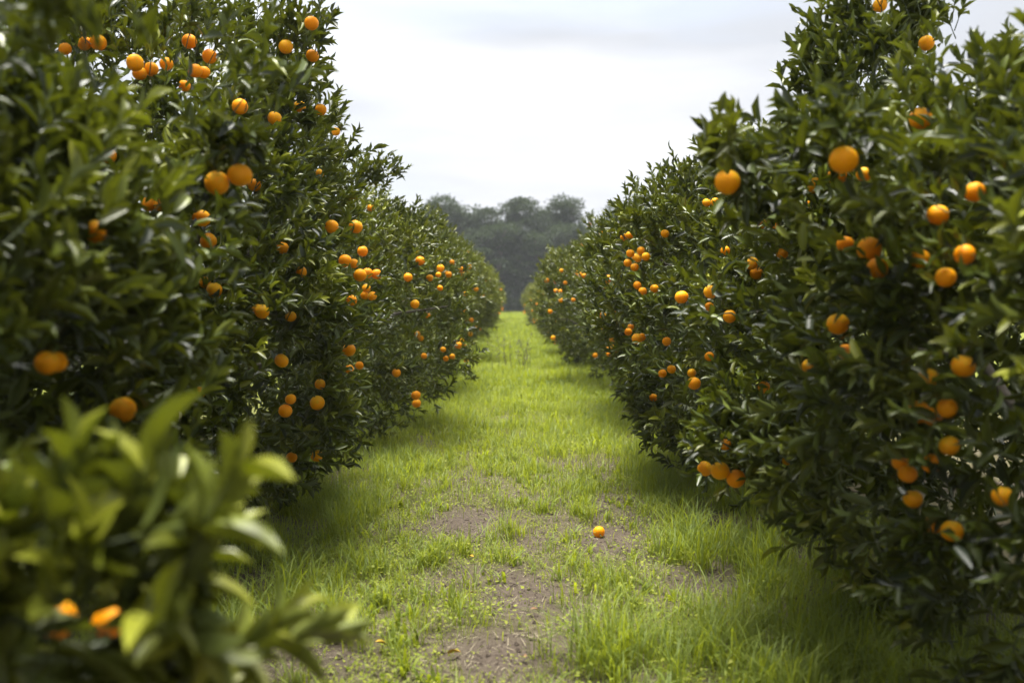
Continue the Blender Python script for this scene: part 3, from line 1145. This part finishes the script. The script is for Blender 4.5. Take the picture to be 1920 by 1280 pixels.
# low scrub along the foot of the wood
SCRUB = [(900, 100.5, 2.2, 1.6, 'front row of the wood foot, behind the left row end'), (945, 100.5, 1.8, 1.9, 'front row of the wood foot, just left of the lane end'),
         (990, 100.8, 2.0, 1.7, 'front row of the wood foot, just right of the lane end'), (967, 101.8, 1.7, 2.6, 'third row of the wood foot, filling the lane end'),
         (1035, 100.5, 2.2, 1.8, 'front row of the wood foot, behind the right row end'),
         (850, 110, 3.2, 4.0, 'tall second row, left of all trunks'), (905, 111, 3.0, 4.2, 'tall second row, left of the lane end'),
         (958, 110.5, 3.0, 3.8, 'tall second row, centred on the lane end'), (1012, 111, 3.0, 4.3, 'tall second row, right of the lane end'),
         (1068, 110, 3.2, 4.0, 'tall second row, below the raised crown'), (1125, 110, 3.2, 4.0, 'tall second row, below the bright gap')]
for k, (px, dep, w, hgt, lab) in enumerate(SCRUB):
    r = np.random.default_rng(300 + k)
    n = 1800
    u = nrm(r.normal(size=(n, 3)))
    u[:, 2] = np.abs(u[:, 2])
    q = u * np.array([w, 1.3, hgt]) * (r.uniform(.6, 1.0, n) * (1 + .2 * np.sin(u[:, 0] * 6 + k)))[:, None]
    lv = Leaves()
    lv.add(q, nrm(u + r.normal(0, .7, (n, 3))), nrm(u + r.normal(0, .5, (n, 3))), r.uniform(.2, .4, n), np.clip(r.normal(.02, .2, n), 0, .6))
    lv.close()
    root = root_empty('scrub_bush', (px - 960) / FPX * dep, dep)
    root.location.z = .35
    link('foliage', lv.mesh('foliage', np.zeros(3), FARL), M_WOOD_LEAF, root)
    V, F = tube([(0, 0, -.4), (.05, 0, .5), (.1, .05, 1.0)], [.08, .06, .03], 6)
    link('trunk', mesh_from('trunk', V, F), M_WOODBARK, root)
    tag(root, 'dark scrub bush, ' + lab, 'bush', 'scrub at the foot of the wood')

# ------------------------------------------------------------------ grass and weeds
def blades(P, ang, L, W, lean, tint, segs=3):
    # far blades need fewer segments
    """curved tapering strips; returns V, F, T"""
    n = len(P)
    dirx = np.stack([np.cos(ang), np.sin(ang), np.zeros(n)], 1)
    side = np.stack([-np.sin(ang), np.cos(ang), np.zeros(n)], 1)
    Vs = []
    for k in range(segs):
        f = k / segs
        c = P + dirx * (lean * L * f ** 2.0)[:, None]
        c[:, 2] += L * (f - .42 * lean * f ** 2.6)
        w = W * (1 - .55 * f) * (.75 if k == 0 else 1)
        Vs += [c - side * (w * .5)[:, None], c + side * (w * .5)[:, None]]
    tip = P + dirx * (lean * L)[:, None]
    tip[:, 2] += L * (1 - .42 * lean)
    Vs.append(tip)
    V = np.stack(Vs, 1)
    nv = segs * 2 + 1
    f4 = np.array([(2 * k, 2 * k + 1, 2 * k + 3, 2 * k + 2) for k in range(segs - 1)])
    f3 = np.array([(2 * segs - 2, 2 * segs - 1, 2 * segs)])
    o = (np.arange(n) * nv)[:, None, None]
    return V.reshape(-1, 3), (f3[None] + o).reshape(-1, 3), (f4[None] + o).reshape(-1, 4), np.repeat(tint, nv)


def join(parts):
    Vs, A3, A4, Ts, off = [], [], [], [], 0
    for V, f3, f4, t in parts:
        Vs.append(V); A3.append(f3 + off); A4.append(f4 + off); Ts.append(t)
        off += len(V)
    return np.vstack(Vs), [np.vstack(A3), np.vstack(A4)], np.concatenate(Ts)


def with_z(x, y):
    return np.stack([x, y, ground_z(x, y) - .004], 1)


parts = []
# short turf scatter, near
n = 32000
y = 3.0 + (RNG.random(n) ** 1.25) * 9.5
x = RNG.uniform(-2.1, 2.1, n)
b = bare(x, y)
m = RNG.random(n) > b * 1.0 + .02
x, y = x[m], y[m]
n = len(x)
lush = fbm(x * .9, y * .9, 51)
sidef = np.clip((np.abs(x) - .75) / .6, 0, 1)
L = RNG.uniform(.035, .10, n) * (.6 + lush) * (1 + sidef * 1.0)
parts.append(blades(with_z(x, y), RNG.uniform(0, 6.28, n), L, RNG.uniform(.0025, .0045, n) * (1 + y / 14), RNG.uniform(.15, .95, n), np.clip(RNG.normal(.12, .25, n), 0, 1)))
# tufts
def tufts(nt, xr, yr, nb, Lr, rad, wide, ybias=1.0, yellow=.1, centers=None, respect=True):
    if centers is None:
        ty = yr[0] + RNG.random(nt) ** ybias * (yr[1] - yr[0])
        tx = RNG.uniform(*xr, nt)
        if respect:
            k = RNG.random(nt) > bare(tx, ty) * 1.05
            tx, ty = tx[k], ty[k]
    else:
        tx, ty = centers
    hs = RNG.uniform(.6, 1.25, len(tx))
    x = np.repeat(tx, nb)
    y = np.repeat(ty, nb)
    hs = np.repeat(hs, nb)
    n = len(x)
    x = x + RNG.normal(0, rad, n)
    y = y + RNG.normal(0, rad, n)
    tt = np.repeat(RNG.normal(yellow, .15, len(tx)), nb)
    parts.append(blades(with_z(x, y), RNG.uniform(0, 6.28, n), RNG.uniform(*Lr, n) * hs, RNG.uniform(.003, .0065, n) * wide, RNG.uniform(.1, 1.0, n), np.clip(tt + RNG.normal(0, .1, n), 0, 1), 4 if wide < 1.5 else 3))

tufts(520, (-1.9, 1.9), (3.2, 9), 22, (.07, .20), .035, 1.0)
tufts(300, (.95, 2.3), (3.4, 9), 34, (.12, .30), .05, 1.15, yellow=.02)
tufts(300, (-2.3, -.95), (3.6, 9), 34, (.12, .28), .05, 1.1, yellow=.02)
tufts(420, (-2.0, 2.0), (8, 16), 22, (.08, .24), .045, 1.7, 1.0, .12)
tufts(380, (-2.0, 2.0), (15, 30), 20, (.10, .28), .07, 2.8, 1.0, .15)
tufts(300, (-2.1, 2.1), (28, 60), 16, (.12, .32), .10, 5.0, 1.0, .18)
# coarse broad-bladed weeds in rosettes
tufts(330, (-1.9, 1.9), (3.3, 9), 9, (.05, .13), .018, 3.4, 1.1, .15)
tufts(330, (-1.9, 1.9), (8, 18), 9, (.07, .17), .03, 4.5, 1.0, .2)
tufts(160, (-1.9, 1.9), (3.3, 12), 7, (.05, .12), .02, 3.0, 1.0, .75)
# the distinct taller clumps of the foreground
for px, py, k, rad, Lr in ((1330, 1035, 34, .16, (.16, .33)), (1125, 1250, 14, .07, (.18, .34)), (1300, 1240, 26, .2, (.14, .3)), (1450, 1230, 30, .22, (.14, .3)),
                           (810, 1060, 7, .06, (.1, .22)), (690, 1080, 8, .07, (.12, .26)), (640, 1200, 7, .05, (.15, .3)), (860, 1030, 5, .05, (.1, .2)), (940, 1010, 4, .05, (.1, .24)),
                           (1460, 1080, 6, .07, (.2, .36)), (600, 960, 22, .2, (.12, .26)), (1240, 900, 22, .2, (.1, .24)), (1050, 960, 14, .16, (.1, .22)), (720, 860, 20, .25, (.1, .24)),
                           (1560, 1240, 24, .2, (.15, .3)), (520, 1180, 10, .12, (.12, .25)), (1160, 1100, 6, .08, (.08, .2))):
    g = ground_at(px, py)
    tufts(0, None, None, 24, Lr, .03, 1.15, yellow=.03, centers=(g[0] + RNG.normal(0, rad, k), g[1] + RNG.normal(0, rad * 1.4, k)))
# mid and far grass, sparser and broader blades
for n, y0, y1, Lr, W in ((30000, 8, 15, (.06, .19), .006), (34000, 13, 30, (.07, .2), .010), (26000, 28, 60, (.08, .22), .020), (16000, 58, 108, (.08, .25), .035)):
    y = RNG.uniform(y0, y1, n)
    x = RNG.uniform(-2.4, 2.4, n)
    lush = fbm(x * 1.7, y * 1.0, 55)
    m = RNG.random(n) > bare(x, y) * .9
    x, y, lush = x[m], y[m], lush[m]
    n = len(x)
    L = RNG.uniform(*Lr, n) * (.30 + 2.2 * lush ** 2)
    tn = np.clip(.25 + 1.5 * (fbm(x * .7, y * .22, 58) - .5) + RNG.normal(0, .18, n) - .25 * np.clip(np.abs(x) - .9, 0, 1), 0, 1)
    parts.append(blades(with_z(x, y), RNG.uniform(0, 6.28, n), L, RNG.uniform(.6, 1.2, n) * W, RNG.uniform(.1, .9, n), tn, 3 if y0 < 10 else 2))
V, F, T_ = join(parts)
link('grass', mesh_from('grass', V, F, True, T_), M_GRASS, kind='stuff')
n_grass = sum(len(f) for f in F)

# clover-like and seedling weeds: small round leaflets on short stems
def leaflets(P, ang, tilt, R, tint):
    n = len(P)
    V = []
    for k in range(6):
        a = k * math.pi / 3
        u, v = math.cos(a) * .42 + .5, math.sin(a) * .36
        lx = u * R
        ly = v * R
        z = lx * np.sin(tilt) + (.06 if k % 2 else 0) * R
        xx = lx * np.cos(tilt)
        V.append(P + np.stack([xx * np.cos(ang) - ly * np.sin(ang), xx * np.sin(ang) + ly * np.cos(ang), z], 1))
    V = np.stack(V, 1)
    o = (np.arange(n) * 6)[:, None, None]
    f4 = np.array([(0, 1, 2, 3), (0, 3, 4, 5)])
    return V.reshape(-1, 3), np.zeros((0, 3), int), (f4[None] + o).reshape(-1, 4), np.repeat(tint, 6)


parts = []
def weeds(np_, xr, yr, Rr, hr, nl, spread, ybias=1.3, patch_seed=61, thr=.45):
    y = yr[0] + RNG.random(np_) ** ybias * (yr[1] - yr[0])
    x = RNG.uniform(*xr, np_)
    m = (fbm(x * 1.4, y * 1.4, patch_seed) > thr) & (RNG.random(np_) > bare(x, y) * 1.02)
    x, y = x[m], y[m]
    n = len(x)
    h = RNG.uniform(*hr, n)
    tn = RNG.normal(.15, .2, n)
    for k in range(nl):
        a = RNG.uniform(0, 6.28, n)
        hh = h * RNG.uniform(.3, 1, n)
        xx, yy = x + np.cos(a) * spread * RNG.random(n), y + np.sin(a) * spread * RNG.random(n)
        P = with_z(xx, yy)
        P[:, 2] += hh
        parts.append(leaflets(P, a, RNG.normal(.2, .6, n), RNG.uniform(*Rr, n) * .9, np.clip(tn + RNG.normal(0, .15, n), 0, 1)))
    Pb = with_z(x, y)
    V, f3, f4, t = blades(Pb, RNG.uniform(0, 6.28, n), h * 1.02, np.full(n, .003), RNG.uniform(.1, .4, n), np.clip(tn, 0, 1), 2)
    parts.append((V, f3, f4, t))

weeds(4200, (-1.9, 1.8), (3.2, 8.5), (.006, .014), (.01, .06), 6, .05)
weeds(3600, (-1.5, 1.6), (3.2, 8.0), (.006, .014), (.005, .035), 5, .06, 1.2, 68, .2)
weeds(6000, (-1.9, 0.3), (3.2, 7), (.007, .016), (.01, .05), 7, .05, 1.0, 65, .36)
weeds(3500, (-1.2, 1.6), (3.2, 7), (.010, .022), (.02, .09), 6, .06, 1.0, 66, .45)
weeds(3000, (-1.9, 1.9), (6.5, 11), (.012, .024), (.02, .10), 5, .07, 1.0, 67, .40)
weeds(450, (-1.5, 1.6), (3.3, 8), (.012, .028), (.03, .12), 6, .055, 1.1, 62, .4)
weeds(350, (-.7, 1.3), (3.4, 6), (.014, .03), (.03, .12), 8, .06, 1.0, 63, .35)
weeds(4500, (-1.8, 1.8), (8, 18), (.016, .032), (.03, .10), 3, .06, 1.0, 64, .42)
V, F, T_ = join(parts)
link('weeds', mesh_from('weeds', V, F, True, T_), M_WEED, kind='stuff')
n_weed = sum(len(f) for f in F)

# soil crumbs and dry litter on the bare patches
n = 26000
y = 3.2 + RNG.random(n) ** 1.3 * 6
x = RNG.uniform(-1.8, 1.9, n)
m = RNG.random(n) < bare(x, y) * .9 + .08
x, y = x[m], y[m]
n = len(x)
oct_ = np.array([(1, 0, 0), (0, 1, 0), (-1, 0, 0), (0, -1, 0), (0, 0, .8), (0, 0, -.5)], float)
fo = np.array([(0, 1, 4), (1, 2, 4), (2, 3, 4), (3, 0, 4), (1, 0, 5), (2, 1, 5), (3, 2, 5), (0, 3, 5)])
sz = .003 + .014 * RNG.random(n) ** 4
V = with_z(x, y)[:, None, :] + np.array([0, 0, .004]) + sz[:, None, None] * oct_[None] * RNG.uniform(.6, 1.3, (n, 6, 1))
F = (fo[None] + (np.arange(n) * 6)[:, None, None]).reshape(-1, 3)
link('soil_crumbs', mesh_from('soil_crumbs', V.reshape(-1, 3), F, False, np.zeros(n * 6)), M_GROUND, kind='stuff')

n = 5500
y = 3.2 + RNG.random(n) ** 1.3 * 6
x = RNG.uniform(-1.8, 1.9, n)
P = with_z(x, y)
P[:, 2] += .010
Ls = RNG.uniform(.02, .10, n)
V, f3, f4, t = blades(P, RNG.uniform(0, 6.28, n), Ls * .12, RNG.uniform(.0015, .003, n), np.zeros(n), np.zeros(n), 2)
# lay the straws flat: shear the strip along its direction
Vr = V.reshape(n, -1, 3)
a = RNG.uniform(0, 6.28, n)
ff = np.array([0, 0, .5, .5, 1.0])
Vr[:, :, 0] += np.cos(a)[:, None] * Ls[:, None] * ff
Vr[:, :, 1] += np.sin(a)[:, None] * Ls[:, None] * ff
link('straw_litter', mesh_from('straw_litter', Vr.reshape(-1, 3), [f3, f4]), M_STRAW, kind='stuff')

# ------------------------------------------------------------------ single small things
g = ground_at(1123, 1003)
o = bpy.data.objects.new('fallen_orange', ME_ORANGE)
C.objects.link(o)
o.scale = (.073, .073, .069)
o.location = (g[0], g[1], float(ground_z(np.array([g[0]]), np.array([g[1]]))[0]) + .028)
o.rotation_euler = (1.9, .5, .3)
link('calyx', ME_CALYX, None, o)
tag(o, 'ripe orange lying on the bare soil of the grass lane', 'orange')

yl = mesh_from('fallen_leaf', *(lambda t: (t[0], [t[1], t[2]]))(HIGH[3]))
yl.materials.append(M_YELLOW_LEAF)
bl = mesh_from('fallen_leaf', *(lambda t: (t[0], [t[1], t[2]]))(HIGH[2]))
bl.materials.append(M_BROWN_LEAF)
FALLEN = [(725, 1226, .055, 0, 'yellow fallen leaf on the soil at the lower left, nearer the low branch'),
          (838, 1240, .06, 0, 'yellow fallen leaf at the bottom edge left of the bare soil'),
          (880, 1118, .035, 0, 'small yellow fallen leaf on the grey soil left of the lane middle'),
          (880, 1045, .04, 0, 'small yellow fallen leaf lying farther up the lane, among weeds'),
          (980, 1248, .04, 1, 'brown fallen leaf on the bare soil at the bottom middle'),
          (1010, 1152, .05, 1, 'brown curled leaf on the dark soil below the lane middle'),
          (1170, 1075, .05, 1, 'brown fallen leaf in the weeds below the fallen orange')]
for px, py, L, kind, lab in FALLEN:
    g = ground_at(px, py)
    o = link('fallen_leaf', yl if kind == 0 else bl)
    o.location = (g[0], g[1], float(ground_z(np.array([g[0]]), np.array([g[1]]))[0]) + .02)
    o.scale = (L * 1.3, L, L)
    o.rotation_euler = (random.uniform(.2, .5), random.uniform(-.4, .4), random.uniform(0, 6.28))
    tag(o, lab, 'leaf', 'fallen leaves on the lane')

# dry weed stalks standing in the lane
g = ground_at(968, 690)
root = root_empty('dry_weed', g[0], g[1])
for k in range(16):
    bx, by = RNG.normal(0, .17), RNG.normal(0, .6)
    hgt = RNG.uniform(.35, .75)
    Q = np.array([[bx, by, -.02], [bx + RNG.normal(0, .05), by, hgt * .5], [bx + RNG.normal(0, .14), by + RNG.normal(0, .08), hgt]])
    V, F = tube(Q, [.005, .004, .003], 4)
    s = link('stalk', mesh_from('stalk', V, F), M_DRY, root)
    n = 10
    lv = Leaves()
    f = RNG.uniform(.45, 1, n)[:, None]
    lv.add(Q[0] * (1 - f) + Q[2] * f, nrm(RNG.normal(size=(n, 3)) + np.array([0, 0, .6])), nrm(RNG.normal(size=(n, 3))), RNG.uniform(.03, .06, n), np.zeros(n))
    lv.close()
    link('seed_head', lv.mesh('seed_head', np.zeros(3), FARL), M_DRY, s, 'stuff')
tag(root, 'dry grey weed stalks standing in the middle of the grass lane', 'weed')

# ------------------------------------------------------------------ haze
hz = 0.0006
V = np.array([(sx * 125, 75 + sy * 115, z) for z in (-1.2, 15.5) for sx, sy in ((-1, -1), (1, -1), (1, 1), (-1, 1))], float)
F = np.array([(0, 3, 2, 1), (4, 5, 6, 7), (0, 1, 5, 4), (1, 2, 6, 5), (2, 3, 7, 6), (3, 0, 4, 7)])
m, n, l, out = new_mat('haze_air')
vol = n.new('ShaderNodeVolumePrincipled')
vol.inputs['Color'].default_value = (.92, .95, 1, 1)
vol.inputs['Density'].default_value = hz
l.new(vol.outputs[0], out.inputs['Volume'])
link('haze', mesh_from('haze', V, F, False), m, kind='stuff')
